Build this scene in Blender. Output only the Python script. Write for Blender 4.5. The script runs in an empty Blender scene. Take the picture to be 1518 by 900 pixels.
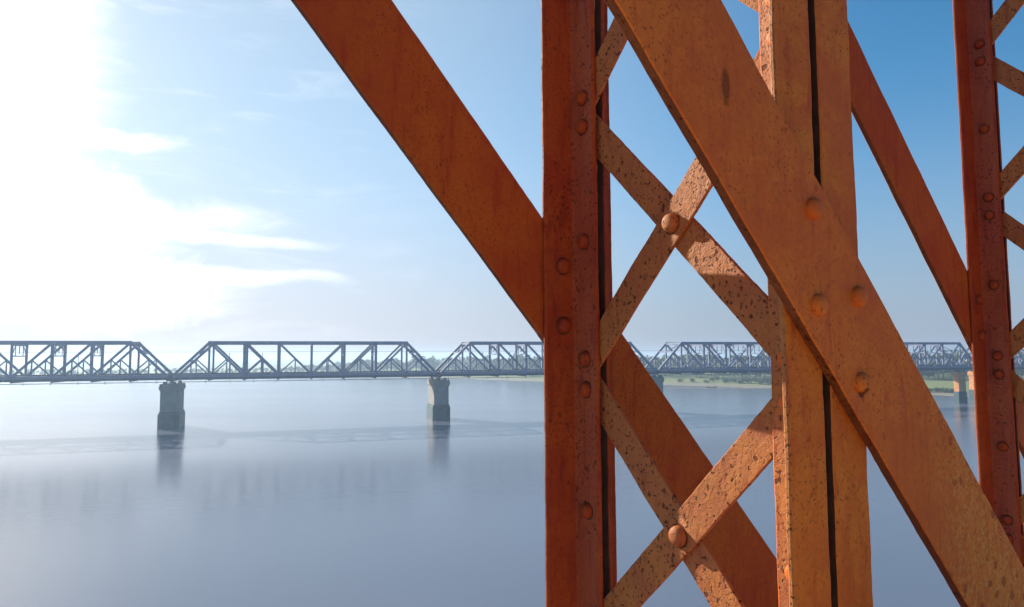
import bpy, bmesh, math, random
from mathutils import Vector, Matrix, noise
R = math.radians
random.seed(7)
sc = bpy.context.scene
COL = sc.collection

# ------------------------------------------------------------------ helpers
def link(o):
    COL.objects.link(o); return o

def obj(name, bm, mat, parent=None, smooth=None):
    me = bpy.data.meshes.new(name)
    bmesh.ops.recalc_face_normals(bm, faces=bm.faces[:])
    bm.to_mesh(me); bm.free()
    me.materials.append(mat)
    if smooth is not None:
        for p in me.polygons: p.use_smooth = True
        me.set_sharp_from_angle(angle=R(smooth))
    o = link(bpy.data.objects.new(name, me))
    if parent: o.parent = parent
    return o

def empty(name, loc=(0, 0, 0), rz=0.0, parent=None):
    o = link(bpy.data.objects.new(name, None))
    o.location = loc; o.rotation_euler = (0, 0, rz)
    o.empty_display_size = 0.3
    if parent: o.parent = parent
    return o

def tag(o, label=None, cat=None, group=None, kind=None):
    if label: o['label'] = label
    if cat: o['category'] = cat
    if group: o['group'] = group
    if kind: o['kind'] = kind
    return o

def copy_tree(o, parent=None):
    kids = list(o.children)
    c = link_copy(o)
    if parent is not None: c.parent = parent
    for k in kids: copy_tree(k, c)
    return c

def link_copy(o):
    c = o.copy(); COL.objects.link(c); return c

def sweep(bm, prof, p0, p1, u, v, step=0.0, amp=0.0, caps=True, seed=0.0):
    """closed 2-D outline prof carried from p0 to p1 along frame u, v"""
    p0, p1, u, v = Vector(p0), Vector(p1), Vector(u), Vector(v)
    n = max(1, int((p1 - p0).length / step)) if step else 1
    rings = []
    for i in range(n + 1):
        c = p0.lerp(p1, i / n)
        ring = []
        for a, b in prof:
            q = c + u * a + v * b
            if amp:
                k = q * 9 + Vector((seed, seed * 1.7, 0))
                d = noise.noise_vector(k) * amp + noise.noise_vector(q * 55 + Vector((seed, 0, 3))) * amp * 0.45
                q = q + d
            ring.append(bm.verts.new(q))
        rings.append(ring)
    m = len(prof)
    for i in range(n):
        for j in range(m):
            bm.faces.new((rings[i][j], rings[i][(j + 1) % m], rings[i + 1][(j + 1) % m], rings[i + 1][j]))
    if caps:
        bm.faces.new(rings[0][::-1]); bm.faces.new(rings[-1])

def rect(w, h, c=0.0, nx=1):
    """outline of a w x h bar centred on 0, corners chamfered by c, long sides cut in nx"""
    a, b = w / 2, h / 2
    if not c: return [(-a, -b), (a, -b), (a, b), (-a, b)]
    pts = [(-a + c, -b)] + [(-a + c + (2 * a - 2 * c) * i / nx, -b) for i in range(1, nx)] + [(a - c, -b), (a, -b + c), (a, b - c), (a - c, b)]
    pts += [(a - c - (2 * a - 2 * c) * i / nx, b) for i in range(1, nx)] + [(-a + c, b), (-a, b - c), (-a, -b + c)]
    return pts

def dome(bm, c, n, r, h, seg=20, rings=7, ring=True):
    """a rivet head: round-topped, sitting on the point c facing n"""
    c, n = Vector(c), Vector(n).normalized()
    t = n.orthogonal().normalized(); b = n.cross(t)
    if ring:                                         # rust that has crept out from under the head
        ri = [bm.verts.new(c + n * .0006 + (t * math.cos(2 * math.pi * k / seg) + b * math.sin(2 * math.pi * k / seg)) * r * .9) for k in range(seg)]
        ro = []
        for k in range(seg):
            q = t * math.cos(2 * math.pi * k / seg) + b * math.sin(2 * math.pi * k / seg)
            ro.append(bm.verts.new(c + n * .0006 + q * r * (1.17 + .16 * noise.noise(c * 31 + q * 2.2))))
        for k in range(seg): bm.faces.new((ri[k], ri[(k + 1) % seg], ro[(k + 1) % seg], ro[k])).material_index = 1
    prev = None
    for i in range(rings):
        a = (math.pi / 2) * i / rings
        rr = r * (math.cos(a) ** 0.6); zz = h * math.sin(a) - (0.003 if i == 0 else 0)
        ring = [bm.verts.new(c + n * zz + (t * math.cos(2 * math.pi * k / seg) + b * math.sin(2 * math.pi * k / seg)) * rr) for k in range(seg)]
        if prev:
            for k in range(seg): bm.faces.new((prev[k], prev[(k + 1) % seg], ring[(k + 1) % seg], ring[k]))
        prev = ring
    top = bm.verts.new(c + n * h)
    for k in range(seg): bm.faces.new((prev[k], prev[(k + 1) % seg], top))

def beam(bm, p0, p1, w, h, up=(0, 0, 1)):
    p0, p1 = Vector(p0), Vector(p1)
    d = (p1 - p0).normalized(); up = Vector(up)
    if abs(d.dot(up)) > 0.98: up = Vector((1, 0, 0))
    u = d.cross(up).normalized(); v = u.cross(d)
    sweep(bm, rect(w, h), p0, p1, u, v)

def box(bm, x0, x1, y0, y1, z0, z1, c=0.0):
    w, h = x1 - x0, y1 - y0
    cx, cy = (x0 + x1) / 2, (y0 + y1) / 2
    sweep(bm, rect(w, h, c), (cx, cy, z0), (cx, cy, z1), (1, 0, 0), (0, 1, 0))

# ------------------------------------------------------------------ node helpers
class NT:
    def __init__(s, tree): s.t = tree; s.n = tree.nodes; s.l = tree.links
    def node(s, typ, **kw):
        x = s.n.new(typ)
        for k, v in kw.items():
            if k.startswith('in_'): 
                key = k[3:]; x.inputs[int(key) if key.isdigit() else key].default_value = v
            else: setattr(x, k, v)
        return x
    def link(s, a, b): s.l.new(a, b)
    def math(s, op, a, b=None, c=None, clamp=False):
        x = s.n.new('ShaderNodeMath'); x.operation = op; x.use_clamp = clamp
        for i, q in enumerate((a, b, c)):
            if q is None: continue
            if isinstance(q, (int, float)): x.inputs[i].default_value = q
            else: s.l.new(q, x.inputs[i])
        return x.outputs[0]
    def mix(s, f, a, b, blend='MIX'):
        x = s.n.new('ShaderNodeMix'); x.data_type = 'RGBA'; x.blend_type = blend
        for i, q in ((0, f), (6, a), (7, b)):
            if isinstance(q, (int, float)): x.inputs[i].default_value = q
            elif isinstance(q, tuple): x.inputs[i].default_value = q if len(q) == 4 else q + (1,)
            else: s.l.new(q, x.inputs[i])
        return x.outputs[2]
    def ramp(s, f, stops):
        x = s.n.new('ShaderNodeMapRange'); x.clamp = True; x.interpolation_type = 'SMOOTHSTEP'
        x.inputs[1].default_value, x.inputs[2].default_value = stops
        s.l.new(f, x.inputs[0]); return x.outputs[0]
    def noise(s, vec, scale, detail=3, rough=0.55, dist=0.0):
        x = s.n.new('ShaderNodeTexNoise'); x.inputs['Scale'].default_value = scale
        x.inputs['Detail'].default_value = detail; x.inputs['Roughness'].default_value = rough
        x.inputs['Distortion'].default_value = dist
        s.l.new(vec, x.inputs['Vector']); return x.outputs[0]

def new_mat(name):
    m = bpy.data.materials.new(name); m.use_nodes = True
    nt = NT(m.node_tree); bsdf = m.node_tree.nodes['Principled BSDF']
    return m, nt, bsdf

def simple(name, col, rough=0.6, var=0.12, scale=1.5, metallic=0.0):
    m, nt, b = new_mat(name)
    pos = nt.node('ShaderNodeNewGeometry').outputs['Position']
    n = nt.noise(pos, scale, 4)
    lo = tuple(c * (1 - var) for c in col); hi = tuple(c * (1 + var) for c in col)
    nt.link(nt.mix(nt.ramp(n, (0.3, 0.7)), lo, hi), b.inputs['Base Color'])
    b.inputs['Roughness'].default_value = rough; b.inputs['Metallic'].default_value = metallic
    return m

def paint(name, colA, colB, colC, pits=0.5, rough=0.5, relief=1.0, spec=0.14, marks=False):
    """old oxide paint on rolled steel: blotchy tone, dark rust pits, orange-peel relief"""
    m, nt, b = new_mat(name)
    pos = nt.node('ShaderNodeNewGeometry').outputs['Position']
    big = nt.noise(pos, 3.1, 5, 0.6, 0.6)
    mid = nt.noise(pos, 15, 6, 0.65, 0.8)
    fine = nt.noise(pos, 95, 4, 0.6)
    dn = nt.math('ADD', nt.math('MULTIPLY', big, 0.6), nt.math('MULTIPLY', mid, 0.4))
    c = nt.mix(nt.ramp(dn, (0.36, 0.62)), colA, colB)
    # streaks run down the steel
    mp = nt.node('ShaderNodeMapping'); mp.inputs['Scale'].default_value = (1, 1, 0.16); nt.link(pos, mp.inputs[0])
    st = nt.noise(mp.outputs[0], 38, 5, 0.62, 0.4)
    c = nt.mix(nt.math('MULTIPLY', nt.ramp(st, (0.48, 0.72)), 0.75), c, colC)
    c = nt.mix(nt.math('MULTIPLY', nt.ramp(fine, (0.42, 0.72)), 0.3), c, tuple(q * 0.62 for q in colA))
    # rust pits: scattered cells, some big some small, thick in patches
    def pit(scale, thr, w):
        wv = nt.node('ShaderNodeVectorMath', operation='ADD')
        wn = nt.node('ShaderNodeTexNoise'); wn.inputs['Scale'].default_value = scale * 1.3; wn.inputs['Detail'].default_value = 3; nt.link(pos, wn.inputs['Vector'])
        sc_ = nt.node('ShaderNodeVectorMath', operation='SCALE'); sc_.inputs['Scale'].default_value = 0.75 / scale
        nt.link(wn.outputs[1], sc_.inputs[0]); nt.link(pos, wv.inputs[0]); nt.link(sc_.outputs[0], wv.inputs[1])
        v = nt.node('ShaderNodeTexVoronoi'); v.inputs['Scale'].default_value = scale; nt.link(wv.outputs[0], v.inputs['Vector'])
        sep = nt.node('ShaderNodeSeparateColor'); nt.link(v.outputs['Color'], sep.inputs[0])
        rad = nt.math('MULTIPLY', nt.ramp(sep.outputs[0], (thr, 1.0)), w)
        return nt.ramp(nt.math('SUBTRACT', rad, v.outputs['Distance']), (-0.04, 0.06))
    patch = nt.ramp(nt.noise(pos, 5.5, 3, 0.6), (0.62 - 0.32 * pits, 0.80 - 0.32 * pits))
    p1 = nt.math('MULTIPLY', nt.ramp(nt.noise(pos, 105, 2, 0.5, 0.1), (0.60, 0.67)), patch)
    p2 = nt.math('MULTIPLY', pit(44, 0.80 - 0.1 * pits, 0.30), 0.3 + 0.6 * pits)
    p3 = nt.math('MULTIPLY', nt.ramp(nt.noise(pos, 160, 2, 0.5, 0.1), (0.60, 0.68)), nt.ramp(big, (0.35, 0.6)))
    allp = nt.math('MAXIMUM', nt.math('MAXIMUM', p1, p2), nt.math('MULTIPLY', p3, 0.7))
    if marks:
        # a gouge, a missing rivet head and a crop of rust blisters low on the bar
        ob = nt.node('ShaderNodeTexCoord').outputs['Object']
        so_ = nt.node('ShaderNodeSeparateXYZ'); nt.link(ob, so_.inputs[0])
        def spot(t, z, rt, rz, k):
            u = nt.math('DIVIDE', nt.math('SUBTRACT', so_.outputs[0], t), rt); v = nt.math('DIVIDE', nt.math('SUBTRACT', so_.outputs[2], z), rz)
            d = nt.math('SQRT', nt.math('ADD', nt.math('POWER', u, 2), nt.math('POWER', v, 2)))
            d = nt.math('ADD', d, nt.math('MULTIPLY', nt.math('SUBTRACT', fine, .5), 1.2))
            return nt.math('MULTIPLY', nt.math('SUBTRACT', 1.0, nt.ramp(d, (0.6, 1.2))), k)
        low = nt.ramp(so_.outputs[0], (0.26, 0.46))
        blis = nt.math('MULTIPLY', pit(36, 0.40, 0.42), low)
        BLIS = blis
        c = nt.mix(nt.math('MULTIPLY', nt.math('MULTIPLY', low, nt.ramp(nt.noise(pos, 70, 4, 0.7), (0.45, 0.62))), 0.6), c, (0.60, 0.25, 0.055))
        c = nt.mix(nt.math('MULTIPLY', BLIS, 0.8), c, (0.25, 0.036, 0.006))
        for a in ((-.281, .452, .011, .036, .75), (.0725, -.0715, .0105, .0105, 1.0)):
            allp = nt.math('MAXIMUM', allp, spot(*a))
    c = nt.mix(nt.math('MULTIPLY', allp, 0.82), c, (0.042, 0.010, 0.006))
    nt.link(c, b.inputs['Base Color'])
    nt.link(nt.math('ADD', nt.math('MULTIPLY', mid, 0.25), nt.math('ADD', nt.math('MULTIPLY', allp, 0.2), rough - 0.12)), b.inputs['Roughness'])
    b.inputs['Specular IOR Level'].default_value = spec
    h = nt.math('ADD', nt.math('MULTIPLY', mid, 0.9), nt.math('MULTIPLY', fine, 0.35))
    h = nt.math('SUBTRACT', h, nt.math('MULTIPLY', allp, 0.55))
    bp = nt.node('ShaderNodeBump'); bp.inputs['Strength'].default_value = min(1, 0.55 * relief); bp.inputs['Distance'].default_value = 0.0035 * relief
    nt.link(h, bp.inputs['Height']); nt.link(bp.outputs[0], b.inputs['Normal'])
    return m

# ------------------------------------------------------------------ frame of reference
H = 15.68                                  # eye above the water
TH = 0.5606                                # heading of the near bridge
tv = Vector((math.cos(TH), math.sin(TH), 0)); nv = Vector((-math.sin(TH), math.cos(TH), 0))
B0 = Vector((0.587, 1.3, H))
F_PX = 1026.9

def az_of(px): return math.atan((px - 759) / F_PX)

# ------------------------------------------------------------------ materials
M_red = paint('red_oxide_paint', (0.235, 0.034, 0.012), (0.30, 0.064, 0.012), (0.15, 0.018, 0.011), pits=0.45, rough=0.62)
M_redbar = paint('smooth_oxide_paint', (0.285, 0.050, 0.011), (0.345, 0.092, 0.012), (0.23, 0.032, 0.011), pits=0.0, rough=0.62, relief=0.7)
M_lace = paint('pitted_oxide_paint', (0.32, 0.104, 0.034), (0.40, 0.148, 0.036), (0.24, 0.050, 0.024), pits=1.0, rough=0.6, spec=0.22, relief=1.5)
M_ochre = paint('ochre_paint', (0.50, 0.092, 0.014), (0.60, 0.165, 0.021), (0.41, 0.060, 0.014), pits=0.15, rough=0.58, relief=1.0)  # near-side steel tinted ochre, paler than the red far side
M_ochre2 = paint('ochre_bar_paint', (0.50, 0.095, 0.016), (0.60, 0.150, 0.022), (0.44, 0.070, 0.016), pits=0.05, rough=0.58, relief=1.0, marks=True)
M_redpit = paint('pitted_skytint_paint', (0.29, 0.056, 0.026), (0.35, 0.085, 0.030), (0.22, 0.032, 0.02), pits=0.75, rough=0.55, relief=1.3, spec=0.27)  # pitted faces, with the purple of glancing skylight put into the colour
M_scale_shade = paint('rust_and_edge_shade', (0.125, 0.030, 0.012), (0.19, 0.055, 0.015), (0.08, 0.018, 0.01), pits=0.8, rough=0.75, relief=1.3)  # rust scale, with the shade of the bar edges in its dark tone
M_rust_gapshade = simple('rust_and_gap_shade', (0.055, 0.017, 0.010), 0.9, 0.4, 20)  # rust rings at rivets, and painted shade for the post gaps
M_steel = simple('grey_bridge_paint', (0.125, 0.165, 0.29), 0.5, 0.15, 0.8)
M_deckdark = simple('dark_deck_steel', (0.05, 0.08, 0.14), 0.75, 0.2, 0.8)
M_stone = simple('pier_masonry', (0.20, 0.20, 0.205), 0.85, 0.14, 0.5)
M_brick = simple('orange_brick', (0.48, 0.23, 0.09), 0.85, 0.2, 0.9)
M_wet = simple('wet_pier_footing', (0.012, 0.055, 0.08), 0.55, 0.3, 0.8)
M_wood = simple('tarred_boat_wood', (0.05, 0.04, 0.035), 0.7, 0.3, 3)
M_conc = simple('bounce_deck_concrete', (0.74, 0.56, 0.32), 0.85, 0.15, 2)  # pale warm tone chosen for the bounce it gives

def leaf_mat(name, dark, light):
    m, nt, b = new_mat(name)
    pos = nt.node('ShaderNodeNewGeometry').outputs['Position']
    n = nt.noise(pos, 0.35, 4)
    nt.link(nt.mix(nt.ramp(n, (0.35, 0.65)), dark, light), b.inputs['Base Color'])
    b.inputs['Roughness'].default_value = 0.6
    return m
M_wood_leaf = leaf_mat('wood_foliage', (0.035, 0.055, 0.022), (0.075, 0.095, 0.035))
M_bush = leaf_mat('bush_foliage', (0.035, 0.07, 0.015), (0.08, 0.125, 0.03))
M_bark = simple('bark', (0.10, 0.07, 0.05), 0.9, 0.2, 2)

# ------------------------------------------------------------------ near truss
CH = 0.0025
LEG, TK, GAP, WID = 0.1085, 0.013, 0.0219, 0.7432
PANEL = 2.3374
Z_LO, Z_HI = -1.75, 3.6
ZP, Z0, DL, RO = 0.7214, -0.0483, 0.0411, 0.0497
truss = empty('bridge_truss', B0, TH)
tag(truss, 'rust red riveted steel truss of laced posts and crossing flat bars, close up', 'bridge truss')

def angle_prof(st, sn):
    """L outline: heel at 0,0; leg along +t*st, leg along +n*sn (local x=t, y=n)"""
    c = CH
    L, T = LEG, TK
    f = 0.012
    pts = [(c, 0), (L * 0.25, 0), (L * 0.5, 0), (L * 0.75, 0), (L - c, 0), (L, c), (L, T - 0.005), (L - 0.005, T), (T + f, T), (T + f * 0.3, T + f * 0.3), (T, T + f),
           (T, L - 0.005), (T - 0.005, L), (c, L), (0, L - c), (0, L * 0.6), (0, L * 0.3), (0, c)]
    return [(a * st, b * sn) for a, b in pts]

def make_post(parent):
    post = empty('laced_post', (0, 0, 0), 0, parent)
    # near flange (y=0 outer face) and far flange (y=WID inner corner)
    for face, sn in ((0.0, 1), (WID + TK, -1)):
        for st in (-1, 1):
            bm = bmesh.new()
            sweep(bm, angle_prof(st, sn), (st * GAP / 2, face, Z_LO), (st * GAP / 2, face, Z_HI), (1, 0, 0), (0, 1, 0), 0.014, 0.0015, seed=3.1 * st + face)
            # rivets through the transverse leg, clear of the corner
            yr = face + sn * (TK + RO)
            for k in range(-4, 12):
                kk = k / 2
                zs = [Z0 + kk * ZP + s * DL for s in (-1, 1)] if k % 2 == 0 else [Z0 + kk * ZP]
                for z in zs:
                    if Z_LO + .1 < z < Z_HI - .1:
                        dome(bm, (st * (GAP / 2 + TK), yr, z), (st, 0, 0), 0.0200, 0.019)
            # rivets through the parallel leg where the flat diagonals are fixed
            if sn < 0 and st < 0:
                for z in (0.248, 0.084): dome(bm, (-0.0605, WID, z), (0, -1, 0), 0.021, 0.019)
            if sn < 0 and st > 0:
                for z in (0.06, -0.09): dome(bm, (0.066, WID, z), (0, -1, 0), 0.021, 0.019)
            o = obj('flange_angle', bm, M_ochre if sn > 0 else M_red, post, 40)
            o.data.materials.append(M_rust_gapshade); o.data.materials.append(M_redpit)
            o.data.materials.append(M_lace)
            for p in o.data.polygons:                # bare rust inside the gap, coloured near black for the shade there
                ax, nx = abs(p.center.x), abs(p.normal.x)
                if sn > 0 and nx > .5 and ax > GAP / 2 + LEG - .008: p.material_index = 3
                elif nx > .8 and ax < GAP / 2 + .004: p.material_index = 1
                elif nx > .8 and abs(ax - GAP / 2 - TK) < .004 and st < 0 and p.material_index == 0: p.material_index = 3 if sn > 0 else 2
    # lacing: two flat bars cross in the gap of every panel
    ya = WID - RO; yb = TK + RO
    w, th = 0.083, 0.0100
    for k in range(-2, 5):
        zl, zh = Z0 + k * ZP, Z0 + (k + 1) * ZP
        for x, pa, pb in ((-0.0053, (ya, zl + DL), (yb, zh - DL)), (0.0053, (ya, zh - DL), (yb, zl + DL))):
            d = Vector((0, pb[0] - pa[0], pb[1] - pa[1])).normalized()
            a = Vector((x, pa[0], pa[1])) - d * 0.035; b = Vector((x, pb[0], pb[1])) + d * 0.035
            up = d.cross(Vector((1, 0, 0)))
            bm = bmesh.new()
            sweep(bm, rect(th, w, 0.002), a, b, (1, 0, 0), up, 0.010, 0.0017, seed=k * 2.7 + x * 100)
            if x < 0:
                mid = Vector((-0.0053 - th / 2, (ya + yb) / 2, (zl + zh) / 2))
                dome(bm, mid, (-1, 0, 0), 0.0235, 0.019)
            else:
                mid = Vector((0.0053 + th / 2, (ya + yb) / 2, (zl + zh) / 2))
                dome(bm, mid, (1, 0, 0), 0.0235, 0.019)
            obj('lacing_bar', bm, M_lace, post, 40).data.materials.append(M_scale_shade)
    return post

SL = -1.122
dd = Vector((1, 0, SL)).normalized(); du = Vector((-SL, 0, 1)).normalized()
def make_diag(y, mat, near, t0=-3.1, t1=1.5, zc=0.085, seed=0.0, width=0.219):
    bm = bmesh.new()
    thk = 0.022
    a = Vector((t0, y, zc + SL * t0)); b = Vector((t1, y, zc + SL * t1))
    sweep(bm, rect(width, thk, 0.0025, 6), a, b, du, (0, 1, 0), 0.014, 0.0014, seed=seed)
    if near:
        for t, z in ((-.056, .267), (-.051, .091), (.074, .111), (.073, -.053)):
            dome(bm, (t, y - thk / 2, z), (0, -1, 0), 0.0205, 0.014, ring=False)
    else:
        for t, z in ((-.0605, .248), (-.0605, .084), (.066, .06), (.066, -.09)):
            dome(bm, (t, y + thk / 2, z), (0, 1, 0), 0.021, 0.014, ring=False)
    o = obj('diagonal_bar', bm, mat, truss, 40)
    o.data.materials.append(M_scale_shade)
    for p in o.data.polygons:                        # rust-scaled edges, darkened further to paint in the underside shade
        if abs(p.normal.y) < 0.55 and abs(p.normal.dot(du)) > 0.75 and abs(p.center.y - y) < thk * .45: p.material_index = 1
    return o

post = make_post(truss)
tag(post, 'laced post with crossing bars behind the front diagonal')
p2 = copy_tree(post, truss); p2.location = (PANEL, 0, 0)
tag(p2, 'farther laced post at the right edge of the truss')
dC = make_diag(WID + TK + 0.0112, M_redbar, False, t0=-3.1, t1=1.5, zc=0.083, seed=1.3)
tag(dC, 'wide red bar passing behind the laced post')
dE = link_copy(dC); dE.location = (PANEL, 0, 0)
tag(dE, 'red bar between the two posts')
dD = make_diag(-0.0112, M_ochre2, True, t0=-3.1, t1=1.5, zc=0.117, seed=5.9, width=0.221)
tag(dD, 'wide ochre bar crossing in front of the laced post')
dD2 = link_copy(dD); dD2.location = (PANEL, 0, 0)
# chords that the posts run into, below and above the picture
for nm, z in (('bottom_chord', Z_LO - 0.16), ('top_chord', Z_HI + 0.16)):
    for y in (-0.03, WID + 0.03):
        bm = bmesh.new()
        sweep(bm, rect(0.10, 0.32, 0.004), (-6, y, z), (9, y, z), (0, 1, 0), (0, 0, 1))
        obj(nm, bm, M_red, truss)

bm = bmesh.new()
box(bm, -30, 40, -2.6, -0.10, -0.25, 0.0)  # unseen deck, raised and sized to bounce warm light onto the steel
deck = obj('bounce_deck', bm, M_conc); deck.location = B0 + Vector((0, 0, -0.70)); deck.rotation_euler = (0, 0, TH)
tag(deck, kind='structure')

# ------------------------------------------------------------------ far bridge
TB = 0.2999
L, W = 61.0, 8.5
XB = Vector((-76.669, 155.774, 0))
bt = Vector((math.cos(TB), math.sin(TB), 0)); bn = Vector((-math.sin(TB), math.cos(TB), 0))
ZT, ZD, ZB = H + 3.9, H - 3.63, H - 5.16       # top of top chord, top of floor, bottom of floor
span = empty('truss_span', XB, TB)
NP = 8; PL = L / NP
E0 = 0.55
zt = ZT - 0.36; zb = ZD - 0.35
def bx(k): return E0 + (L - 2 * E0) * k / NP
def part(name, mat, *beams):
    bm = bmesh.new()
    for b in beams: beam(bm, *b)
    return obj(name, bm, mat, span)
def lattice(bm, p0, p1, w, d):
    """a built-up strut: two channels tied by lacing plates across the bridge width"""
    beam(bm, p0, p1, w, d)
for y in (0.0, W):
    part('top_chord', M_steel, ((bx(1) - .25, y, zt), (bx(7) + .25, y, zt), 0.62, 0.72))
    part('bottom_chord', M_steel, ((bx(0), y, zb), (bx(8), y, zb), 0.55, 0.62))
    part('end_post', M_steel, ((bx(0), y, zb), (bx(1), y, zt), 0.5, 0.58))
    part('end_post', M_steel, ((bx(8), y, zb), (bx(7), y, zt), 0.5, 0.58))
    for k in range(1, 8):
        w = 0.42 if k in (1, 4, 7) else 0.58
        part('vertical_post', M_steel, ((bx(k), y, zb + .3), (bx(k), y, zt - .3), 0.42, w))
    for k in range(1, 7):
        a, b = ((k, zt), (k + 1, zb)) if k < 4 else ((k, zb), (k + 1, zt))
        part('diagonal', M_steel, ((bx(a[0]), y, a[1]), (bx(b[0]), y, b[1]), 0.34, 0.48))
    zm = (zt + zb) / 2
    for k in range(8):
        xm = (bx(k) + bx(k + 1)) / 2
        part('hanger', M_steel, ((xm, y, zb + .2), (xm, y, zm), 0.22, 0.26))
        foot = k + 1 if k == 0 or k >= 4 else k
        if k == 7: foot = 7
        part('sub_strut', M_steel, ((xm, y, zm), (bx(foot), y, zb + .2), 0.22, 0.28))
for k in range(1, 8):
    x = bx(k)
    if k in (1, 7): continue
    part('sway_frame', M_steel, ((x, 0, zt - .5), (x, W, zt - .5), .3, .4), ((x, 0, zt - 2.9), (x, W, zt - 2.9), .2, .25),
         ((x, 2.1, zt - 2.8), (x, 2.1, zt - .6), .14, .14), ((x, W - 2.1, zt - 2.8), (x, W - 2.1, zt - .6), .14, .14),
         ((x, 0, zt - 2.9), (x, 2.1, zt - .6), .14, .14), ((x, W, zt - 2.9), (x, W - 2.1, zt - .6), .14, .14),
         ((x, W / 2, zt - 2.4), (x, W / 2, zt - .6), .16, .16))
for k in (1, 7):                                 # portal across the inclined end posts
    s = -1 if k == 1 else 1
    x1, x2 = bx(k), bx(k) + s * 2.4
    z2 = zt - 2.4 * (zt - zb) / (bx(1) - bx(0))
    part('portal_frame', M_steel, ((x1, 0, zt - .1), (x1, W, zt - .1), .4, .5), ((x2, 0, z2), (x2, W, z2), .3, .35),
         ((x1, 0, zt - .1), (x2, W / 2, z2), .18, .18), ((x1, W, zt - .1), (x2, W / 2, z2), .18, .18))
bm = bmesh.new()
for k in range(1, 7):
    beam(bm, (bx(k), 0, zt), (bx(k + 1), W, zt), .18, .2); beam(bm, (bx(k), W, zt), (bx(k + 1), 0, zt), .18, .2)
obj('top_lateral_bracing', bm, M_steel, span)
bm = bmesh.new()
for k in range(9): beam(bm, (bx(k), .35, ZB + .55), (bx(k), W - .35, ZB + .55), .4, 1.0)
for y in (1.6, 3.2, 5.3, 6.9): beam(bm, (0.1, y, ZD - .55), (L - .1, y, ZD - .55), .35, .8)
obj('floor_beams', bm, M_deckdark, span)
bm = bmesh.new()
for i in range(76): 
    x = 0.5 + i * 0.8
    box(bm, x - .13, x + .13, 1.0, W - 1.0, ZD - .15, ZD + .03)
for y in (1.65, 3.25, 5.25, 6.85): box(bm, 0.02, L - .02, y - .035, y + .035, ZD + .034, ZD + .19)
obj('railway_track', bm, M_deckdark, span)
bm = bmesh.new()                                # side girder under the near chord, ribbed
for y in (-.02, W + .02):
    beam(bm, (0.05, y, ZD - .95), (L - .05, y, ZD - .95), .3, 0.52)
    for i in range(33):
        x = .5 + i * 1.875
        beam(bm, (x, y - .18 * (1 if y < 1 else -1), ZD - 1.2), (x, y - .18 * (1 if y < 1 else -1), ZD - .7), .12, .12)
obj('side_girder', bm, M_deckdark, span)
bm = bmesh.new()                                # inspection pipe slung under the near side
beam(bm, (0, -.55, ZB - .12), (L, -.55, ZB - .12), .14, .14)
for i in range(12):
    x = 2.4 + i * 5.1
    beam(bm, (x, -.55, ZB - .45), (x, -.55, ZB + .2), .12, .12)
obj('inspection_pipe', bm, M_steel, span)
for x in (bx(0) + 7 + PL * .6, bx(2) + PL * .5, bx(5) + PL * .55):
    part('line_mast', M_steel, ((x, W * .32, ZD), (x, W * .32, ZD + 4.9), .12, .12), ((x, W * .32, ZD + 4.5), (x, W * .5, ZD + 4.6), .08, .08))

GS = 'steel truss spans of the far railway bridge'
spots = [(-1, -1, 1.0, 'grey truss span cut by the left edge, left of the first tall pier'),
         (0, 0, 1.0, 'whole grey truss span with sloping ends between the two tall piers'),
         (1, 1, 1.0, 'grey truss span right of the second tall pier, running behind the red post'),
         (2, 2, 0.96, 'far grey truss span seen through the diamond opening of the lacing'),
         (3, 2.96, 0.96, 'hazy truss span ending above the green bank, right of the ochre bar'),
         (4, 3.92, 0.96, 'most distant truss span, glimpsed beside the rightmost post')]
tag(span, spots[1][3], 'bridge span', GS)
for i, k, s, lab in spots:
    o = span if i == 0 else copy_tree(span)
    o.location = XB + bt * L * k
    o.scale = (s, 1, 1)
    tag(o, lab, 'bridge span', GS)

# piers
pier = empty('bridge_pier', XB, TB)
PW, PLN = 3.7, 9.2
def oct_prof(w, l, c): return [(-w/2 + c, -l/2), (w/2 - c, -l/2), (w/2, -l/2 + c), (w/2, l/2 - c), (w/2 - c, l/2), (-w/2 + c, l/2), (-w/2, l/2 - c), (-w/2, -l/2 + c)]
yc = W / 2
def pier_sw(bm, w, l, c, z0, z1, w1=None, l1=None):
    sweep(bm, oct_prof(w, l, c), (0, yc, z0), (0, yc, z1), (1, 0, 0), (0, 1, 0))
bm = bmesh.new(); pier_sw(bm, PW, PLN, .5, H - 12.0, H - 6.95); obj('shaft', bm, M_stone, pier)
bm = bmesh.new()
pier_sw(bm, PW + .35, PLN + .35, .5, H - 6.25, H - 5.75)
pier_sw(bm, PW + .6, PLN + .6, .6, H - 6.952, H - 6.25)
pier_sw(bm, PW + .3, PLN + .3, .5, H - 7.25, H - 6.953)
obj('cap', bm, M_stone, pier)
bm = bmesh.new(); pier_sw(bm, PW + .75, PLN + 1.0, .9, -1.5, H - 12.4); pier_sw(bm, PW + .4, PLN + .5, .7, H - 12.4, H - 11.9); obj('footing', bm, M_wet, pier)
for x in (-.9, .9):
    for y in (0, W):
        bm = bmesh.new(); box(bm, x - .35, x + .35, y - .4, y + .4, H - 5.748, H - 5.165); obj('bearing', bm, M_deckdark, pier)
GP = 'masonry piers of the far railway bridge'
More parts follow.
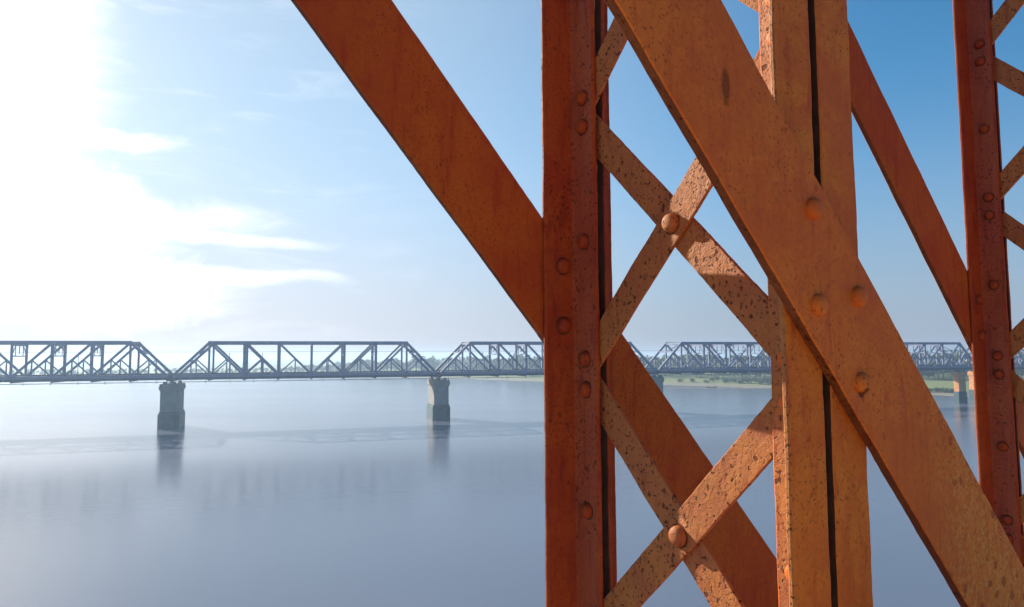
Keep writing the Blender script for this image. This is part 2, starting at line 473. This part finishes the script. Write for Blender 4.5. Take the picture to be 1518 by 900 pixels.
for i, (k, sy, lab) in enumerate([(0, 1, 'first tall masonry pier from the left, in open water'),
                     (1.012, 1, 'tall masonry pier between the long span and the red post'),
                     (2, 1, 'grey pier half hidden behind the lower red bar in the lattice'),
                     (2.95, 1, None), (3.80, .22, 'slim pier with a sunlit orange side near the green bank'),
                     (4.045, 1, 'orange sunlit pier wall beside the rightmost red post')]):
    if i == 3: continue                          # stands wholly behind the near post
    o = pier if i == 0 else copy_tree(pier)
    o.location = XB + bt * L * k
    o.scale = (0.8 if sy < 1 else 1, sy, 1)
    if k > 3:
        for c in o.children:
            if c.name.split('.')[0] in ('shaft', 'cap'):
                c.data = c.data.copy(); c.data.materials[0] = M_brick
    tag(o, lab, 'pier', GP)

# overhead wires strung through all the spans
bm = bmesh.new()
for y in (W * .3, W * .7):
    for z in (ZD + 5.1,):
        beam(bm, (-L, y, z), (L * 4.5, y, z), .03, .03)
wire = obj('overhead_wire', bm, M_deckdark); wire.location = XB; wire.rotation_euler = (0, 0, TB)
tag(wire, 'thin overhead line wires strung through the far truss spans', 'wire')

# ------------------------------------------------------------------ water, land
mw, nt, b = new_mat('river_water')
pos = nt.node('ShaderNodeNewGeometry').outputs['Position']
mp = nt.node('ShaderNodeMapping'); mp.inputs['Scale'].default_value = (0.35, 1.0, 1.0); mp.inputs['Rotation'].default_value = (0, 0, R(14)); nt.link(pos, mp.inputs[0])
n1 = nt.math('ADD', nt.noise(mp.outputs[0], 0.9, 4, 0.55, 0.3), nt.math('MULTIPLY', nt.noise(mp.outputs[0], 4.5, 4, 0.6, 0.2), 0.3)); n2 = nt.noise(mp.outputs[0], 0.02, 3, 0.5, 0.3)
patch = nt.ramp(n2, (0.2, 0.85))
nt.link(nt.mix(patch, (0.108, 0.131, 0.190), (0.120, 0.143, 0.200)), b.inputs['Base Color'])
nt.link(nt.math('ADD', nt.math('MULTIPLY', patch, 0.05), 0.155), b.inputs['Roughness'])
b.inputs['IOR'].default_value = 1.333
bp = nt.node('ShaderNodeBump'); bp.inputs['Strength'].default_value = 0.25; bp.inputs['Distance'].default_value = 0.06
nt.link(n1, bp.inputs['Height']); nt.link(bp.outputs[0], b.inputs['Normal'])
bm = bmesh.new(); box(bm, -3500, 3500, -900, 4200, -0.02, 0.0)
water = obj('river', bm, mw); tag(water, kind='structure')

# bank in polar strips round the eye: (pixel column, metres to the water's edge)
edge = [(-1600, 640), (-600, 625), (-200, 610), (0, 600), (250, 590), (400, 575), (550, 548), (640, 520), (700, 490), (780, 445), (850, 415), (920, 395), (985, 384), (1050, 372), (1140, 352), (1230, 338), (1320, 322), (1400, 312), (1470, 302), (1560, 290), (1700, 270), (2100, 230), (3500, 200), (6000, 180)]
def edge_at(px):
    for (a, da), (c, dc) in zip(edge, edge[1:]):
        if a <= px <= c: return da + (dc - da) * (px - a) / (c - a)
    return edge[0][1] if px < edge[0][0] else edge[-1][1]
pxs = []
x = -1600.0
while x < 6000: pxs.append(x); x += 8 if -100 < x < 1700 else 60
rows = [(-4, -.7), (0, .02), (4, .4), (12, .75), (22, 1.0), (36, 1.6), (52, 2.3), (80, 2.9), (150, 3.2), (400, 3.4), (3000, 4)]
bm = bmesh.new(); grid = []
for px in pxs:
    a = az_of(px); e = edge_at(px); r = []
    e += noise.noise(Vector((px * .012, 0, 0))) * 7 + noise.noise(Vector((px * .05, 3, 0))) * 3
    for dr, z in rows:
        q = Vector((math.sin(a), math.cos(a), 0)) * ((e + dr) if dr < 3000 else 3600 / max(.25, math.cos(a) if abs(a) < 1.2 else .36))
        q.z = z + (noise.noise(q * .04) * .35 if dr > 4 else 0) * min(1, dr / 30)
        r.append(bm.verts.new(q))
    grid.append(r)
for a, c in zip(grid, grid[1:]):
    for j in range(len(rows) - 1): bm.faces.new((a[j], c[j], c[j + 1], a[j + 1]))
ml, nt, b = new_mat('river_bank')
pos = nt.node('ShaderNodeNewGeometry').outputs['Position']
sep = nt.node('ShaderNodeSeparateXYZ'); nt.link(pos, sep.inputs[0])
n1 = nt.noise(pos, 0.10, 5, 0.6); n2 = nt.noise(pos, 0.5, 5, 0.65)
grass = nt.mix(nt.ramp(n2, (0.3, 0.7)), (0.10, 0.145, 0.03), (0.18, 0.21, 0.06))
sand = nt.mix(nt.ramp(n2, (0.3, 0.7)), (0.15, 0.14, 0.105), (0.21, 0.19, 0.14))
hgt = nt.math('ADD', sep.outputs[2], nt.math('MULTIPLY', nt.math('SUBTRACT', n1, 0.5), 1.3))
nt.link(nt.mix(nt.ramp(hgt, (0.65, 1.15)), sand, grass), b.inputs['Base Color'])
b.inputs['Roughness'].default_value = 0.9
land = obj('river_bank', bm, ml, None, 60); tag(land, kind='structure')
def land_pt(px, dr):
    a = az_of(px); e = edge_at(px) + noise.noise(Vector((px * .012, 0, 0))) * 7
    q = Vector((math.sin(a), math.cos(a), 0)) * (e + dr)
    for (d0, z0), (d1, z1) in zip(rows, rows[1:]):
        if d0 <= dr <= d1: q.z = z0 + (z1 - z0) * (dr - d0) / (d1 - d0)
    return q

# sand spit and the little boat on it
bm = bmesh.new()
pr = []
N = 60
ring0, ring1 = [], []
for i in range(N):
    a = 2 * math.pi * i / N
    k = 1 + .25 * noise.noise(Vector((math.cos(a) * 1.5, math.sin(a) * 1.5, 5)))
    ring0.append(bm.verts.new((math.cos(a) * 34 * k, math.sin(a) * 2.6 * k, -.3)))
    ring1.append(bm.verts.new((math.cos(a) * 28 * k, math.sin(a) * 1.7 * k, .22)))
for i in range(N):
    j = (i + 1) % N
    bm.faces.new((ring0[i], ring0[j], ring1[j], ring1[i]))
bm.faces.new(ring1)
spit = obj('sand_spit', bm, simple('wet_sand', (0.17, 0.15, 0.12), .7, .2, .3), None, 60)
a0 = az_of(1068); spit.location = (math.sin(a0) * 350, math.cos(a0) * 350, 0); spit.rotation_euler = (0, 0, -R(12))
tag(spit, kind='structure')

def make_boat():
    o = empty('wooden_boat', (0, 0, 0))
    bm = bmesh.new()
    secs = []
    for i in range(11):
        s = -1 + 2 * i / 10
        w = 1.0 * (1 - abs(s) ** 2.4) + .05; sh = .75 + .75 * s * s; keel = .28 * s * s * s * s
        secs.append([(s * 3.6, -w, sh), (s * 3.55, -w * .8, keel + .35), (s * 3.4, 0, keel), (s * 3.55, w * .8, keel + .35), (s * 3.6, w, sh),
                     (s * 3.5, w * .88, sh - .03), (s * 3.35, w * .6, keel + .45), (s * 3.25, 0, keel + .15), (s * 3.35, -w * .6, keel + .45), (s * 3.5, -w * .88, sh - .03)])
    vs = [[bm.verts.new(p) for p in s] for s in secs]
    for a, c in zip(vs, vs[1:]):
        for j in range(10): bm.faces.new((a[j], a[(j + 1) % 10], c[(j + 1) % 10], c[j]))
    bm.faces.new(vs[0]); bm.faces.new(vs[-1])
    obj('hull', bm, M_wood, o, 40)
    for x in (-1.2, 1.0):
        bm = bmesh.new(); box(bm, x - .15, x + .15, -.8, .8, .62, .68); obj('thwart', bm, M_wood, o)
    return o
boat = make_boat()
a1 = az_of(1052); boat.location = (math.sin(a1) * 350.5, math.cos(a1) * 350.5, .05); boat.rotation_euler = (0, 0, -R(15)); boat.scale = (.65, .65, .65)
tag(boat, 'small dark boat lying on the low sand spit below the lattice opening', 'boat')

# ------------------------------------------------------------------ vegetation
def leaves(bm, c, r, n, size, rng, squash=.8):
    for _ in range(n):
        while True:
            p = Vector((rng.uniform(-1, 1), rng.uniform(-1, 1), rng.uniform(-1, 1)))
            if .15 < p.length < 1: break
        p = p * (p.length ** -.35)
        q = Vector(c) + Vector((p.x * r, p.y * r, p.z * r * squash))
        u = Vector((rng.gauss(0, 1), rng.gauss(0, 1), rng.gauss(0, 1))).normalized()
        v = u.orthogonal().normalized(); s = size * rng.uniform(.6, 1.4)
        w = u.cross(v)
        bm.faces.new([bm.verts.new(q + v * s), bm.verts.new(q + w * s * .7), bm.verts.new(q - v * s), bm.verts.new(q - w * s * .7)])

# the far-off wood along the bank: reads as one hazy mass
rng = random.Random(3)
bm = bmesh.new()
for row in range(4):
    px = -260.0
    while px < 1640:
        hgt = (2.8 if px < 400 else 2.8 + (px - 400) / 200 * 8.0 if px < 600 else 11 + (px - 600) / 300 * 2 if px < 900 else 13)
        hgt *= rng.uniform(.65, 1.2) * (1 + .25 * noise.noise(Vector((px * .02, row, 1))))
        dr = (62, 90, 125, 170)[row] + (40 if px > 1250 else 0) + rng.uniform(-12, 12)
        q = land_pt(px, dr); rad = hgt * rng.uniform(.28, .42)
        if rng.random() < .86:
            for _ in range(rng.randint(4, 6)):
                cc = q + Vector((rng.uniform(-1, 1) * rad, rng.uniform(-1, 1) * rad, hgt * rng.uniform(.3, .85)))
                leaves(bm, cc, rad * rng.uniform(.5, .8), 42, .55 + hgt * .03, rng)
            beam(bm, q - Vector((0, 0, .5)), q + Vector((rng.uniform(-.5, .5), 0, hgt * .6)), .3, .3)
        px += rng.uniform(5, 12) * (1.4 if px < 330 else 1)
wd = obj('distant_wood', bm, M_wood_leaf); tag(wd, kind='stuff')

bushes = []
for v in range(4):
    rg = random.Random(20 + v)
    o = empty('bush', (0, 0, 0))
    bm = bmesh.new()
    for _ in range(7):
        leaves(bm, (rg.uniform(-1.3, 1.3), rg.uniform(-1.1, 1.1), rg.uniform(.6, 1.9)), rg.uniform(.7, 1.1), 60, .22, rg)
    obj('foliage', bm, M_bush, o)
    bm = bmesh.new()
    for _ in range(6): beam(bm, (rg.uniform(-.2, .2), rg.uniform(-.2, .2), -.3), (rg.uniform(-1, 1), rg.uniform(-1, 1), 1.5), .06, .06)
    obj('stem', bm, M_bark, o)
    bushes.append(o)
spots_b = [(1006, 20, .9), (1024, 24, 1.0), (1044, 19, .8), (1056, 30, 1.3), (1073, 22, 1.2), (1084, 30, 1.0), (1097, 21, 1.3), (1111, 26, 1.5), (1124, 20, 1.2), (1136, 27, 1.6), (1146, 21, 1.3),
           (1352, 9, .7), (1364, 10, .8), (1374, 9, .75), (1385, 10, .8), (1394, 9, .85), (1404, 10, .8), (1411, 11, .85), (1506, 20, 1.2), (1515, 24, 1.3)]
for i, (px, dr, s) in enumerate(spots_b):
    o = bushes[i % 4] if i < 4 else copy_tree(bushes[i % 4])
    o.location = land_pt(px, dr); o.scale = (s * 1.25, s * 1.25, s * .95); o.rotation_euler = (0, 0, rng.uniform(0, 6))
    if px < 1200: tag(o, 'green bush on the sandy far bank seen through the lattice opening', 'bush', 'bushes on the sandy bank behind the lattice')
    elif px < 1450: tag(o, 'dark green bush on the grassy bank left of the sunlit pier', 'bush', 'bushes on the grassy bank by the sunlit pier')
    else: tag(o, 'green bush on the bank at the right edge, beyond the rightmost post', 'bush', 'bushes at the right edge')

# ------------------------------------------------------------------ haze
HAZE = 0.0007
if HAZE:
    bm = bmesh.new(); box(bm, -3700, 3700, -1000, 4400, -1.5, 27.0)
    mh = bpy.data.materials.new('haze_air'); mh.use_nodes = True
    t = mh.node_tree; t.nodes.remove(t.nodes['Principled BSDF'])
    v = t.nodes.new('ShaderNodeVolumePrincipled'); v.inputs['Density'].default_value = HAZE
    v.inputs['Color'].default_value = (0.52, 0.74, 1.0, 1); v.inputs['Anisotropy'].default_value = 0.35
    t.links.new(v.outputs[0], t.nodes['Material Output'].inputs['Volume'])
    hz = obj('haze', bm, mh); tag(hz, kind='stuff')

# ------------------------------------------------------------------ sky, sun, camera
SUN_AZ, SUN_EL = R(-48.5), R(24)
w = bpy.data.worlds.new('World'); sc.world = w; w.use_nodes = True
nt = NT(w.node_tree); bg = w.node_tree.nodes['Background']
sky = nt.node('ShaderNodeTexSky', sky_type='NISHITA', sun_disc=False)
sky.sun_elevation = SUN_EL; sky.sun_rotation = SUN_AZ
sky.altitude = 0; sky.air_density = 1.0; sky.dust_density = 0.5; sky.ozone_density = 3.0
dirn = nt.node('ShaderNodeTexCoord').outputs['Generated']
sx = nt.node('ShaderNodeSeparateXYZ'); nt.link(dirn, sx.inputs[0])
az = nt.math('ARCTAN2', sx.outputs[0], sx.outputs[1]); el = nt.math('ARCSINE', sx.outputs[2])
# clouds live in sky directions: thin streaks low down, a bright bank towards the sun
cv = nt.node('ShaderNodeCombineXYZ'); nt.link(nt.math('MULTIPLY', az, 5.0), cv.inputs[0]); nt.link(nt.math('MULTIPLY', el, 26.0), cv.inputs[1])
cn = nt.noise(cv.outputs[0], 1.0, 7, 0.62, 0.9)
cv2 = nt.node('ShaderNodeCombineXYZ'); nt.link(nt.math('MULTIPLY', az, 9.0), cv2.inputs[0]); nt.link(nt.math('MULTIPLY', el, 11.0), cv2.inputs[1])
cn2 = nt.noise(cv2.outputs[0], 1.0, 7, 0.6, 0.5)
def px_dir(px, py):
    a = az_of(px); e = math.atan((529 - .0051 * (px - 759) - py) / F_PX * math.cos(a)); return a, e
def streak(px, py, rx, ry, amp=1.0, lo=0.12, hi=1.25):
    a, e = px_dir(px, py); ra = rx / F_PX * math.cos(a) ** 2; re = ry / F_PX * math.cos(a)
    u = nt.math('DIVIDE', nt.math('SUBTRACT', az, a), ra); v = nt.math('DIVIDE', nt.math('SUBTRACT', el, e), re)
    v = nt.math('ADD', v, nt.math('MULTIPLY', nt.math('SUBTRACT', cn2, .5), 3.0))
    u = nt.math('ADD', u, nt.math('MULTIPLY', nt.math('SUBTRACT', cn, .5), 1.2))
    d = nt.math('SQRT', nt.math('ADD', nt.math('POWER', u, 2), nt.math('POWER', v, 2)))
    return nt.math('MULTIPLY', nt.math('SUBTRACT', 1.0, nt.ramp(d, (lo, hi))), amp)
cl = None
for args in [(150, 195, 130, 20, .9), (-40, 60, 150, 260, 1.0, 0.2, 1.7), (20, 330, 260, 120, 1.0), (230, 320, 190, 34, .6), (330, 354, 160, 11, .55), (330, 408, 190, 17, .8), (120, 430, 260, 60, .9)]:
    s = streak(*args); cl = s if cl is None else nt.math('MAXIMUM', cl, s)
wisps = nt.math('MULTIPLY', nt.math('MULTIPLY', nt.ramp(cn, (0.5, 0.75)), nt.ramp(az, (0.05, -0.45))), 0.15)
cl = nt.math('MAXIMUM', cl, wisps)
skyc = nt.node('ShaderNodeHueSaturation'); skyc.inputs['Saturation'].default_value = 1.28; skyc.inputs['Hue'].default_value = 0.492; skyc.inputs['Value'].default_value = 1.28; nt.link(sky.outputs[0], skyc.inputs['Color'])
CLOUD = 13.0
veil = nt.math('MULTIPLY', nt.math('POWER', nt.math('SUBTRACT', 1.0, nt.ramp(el, (-0.02, 0.42))), 1.4), 0.88)
svn = nt.node('ShaderNodeVectorMath', operation='DOT_PRODUCT'); nt.link(dirn, svn.inputs[0])
svn.inputs[1].default_value = (math.sin(SUN_AZ) * math.cos(SUN_EL), math.cos(SUN_AZ) * math.cos(SUN_EL), math.sin(SUN_EL))
near = nt.ramp(svn.outputs['Value'], (0.32, 0.99))
veilc = nt.mix(near, (2.5, 3.1, 4.5), (6.0, 6.05, 7.4))
base = nt.mix(nt.math('MULTIPLY', near, 0.50), skyc.outputs[0], (6.3, 7.1, 7.2))
base = nt.mix(veil, base, veilc)
col = nt.mix(cl, base, (CLOUD, CLOUD, CLOUD * 1.02))
nt.link(col, bg.inputs['Color']); bg.inputs['Strength'].default_value = 0.058

sl = bpy.data.lights.new('sun', 'SUN'); sl.energy = 5.0; sl.angle = R(.5); sl.color = (1, .87, .69)
so = link(bpy.data.objects.new('sun', sl))
sd = Vector((math.sin(SUN_AZ) * math.cos(SUN_EL), math.cos(SUN_AZ) * math.cos(SUN_EL), math.sin(SUN_EL)))
so.rotation_euler = sd.to_track_quat('Z', 'Y').to_euler()
so.location = (0, 0, 60)

cam = bpy.data.cameras.new('camera'); cam.sensor_width = 36; cam.lens = F_PX * 36 / 1518; cam.clip_start = .05; cam.clip_end = 20000
co = link(bpy.data.objects.new('camera', cam)); co.location = (0, 0, H)
PITCH, ROLL = 0.0766, -0.0051
co.rotation_euler = (Matrix.Rotation(math.pi / 2 + PITCH, 3, 'X') @ Matrix.Rotation(ROLL, 3, 'Z')).to_euler()
sc.camera = co

sc.render.engine = 'CYCLES'
sc.cycles.max_bounces = 8; sc.cycles.volume_bounces = 0
sc.cycles.use_denoising = True
sc.view_settings.view_transform = 'Standard'; sc.view_settings.look = 'None'; sc.view_settings.gamma = 1
sc.view_settings.exposure = 1.05
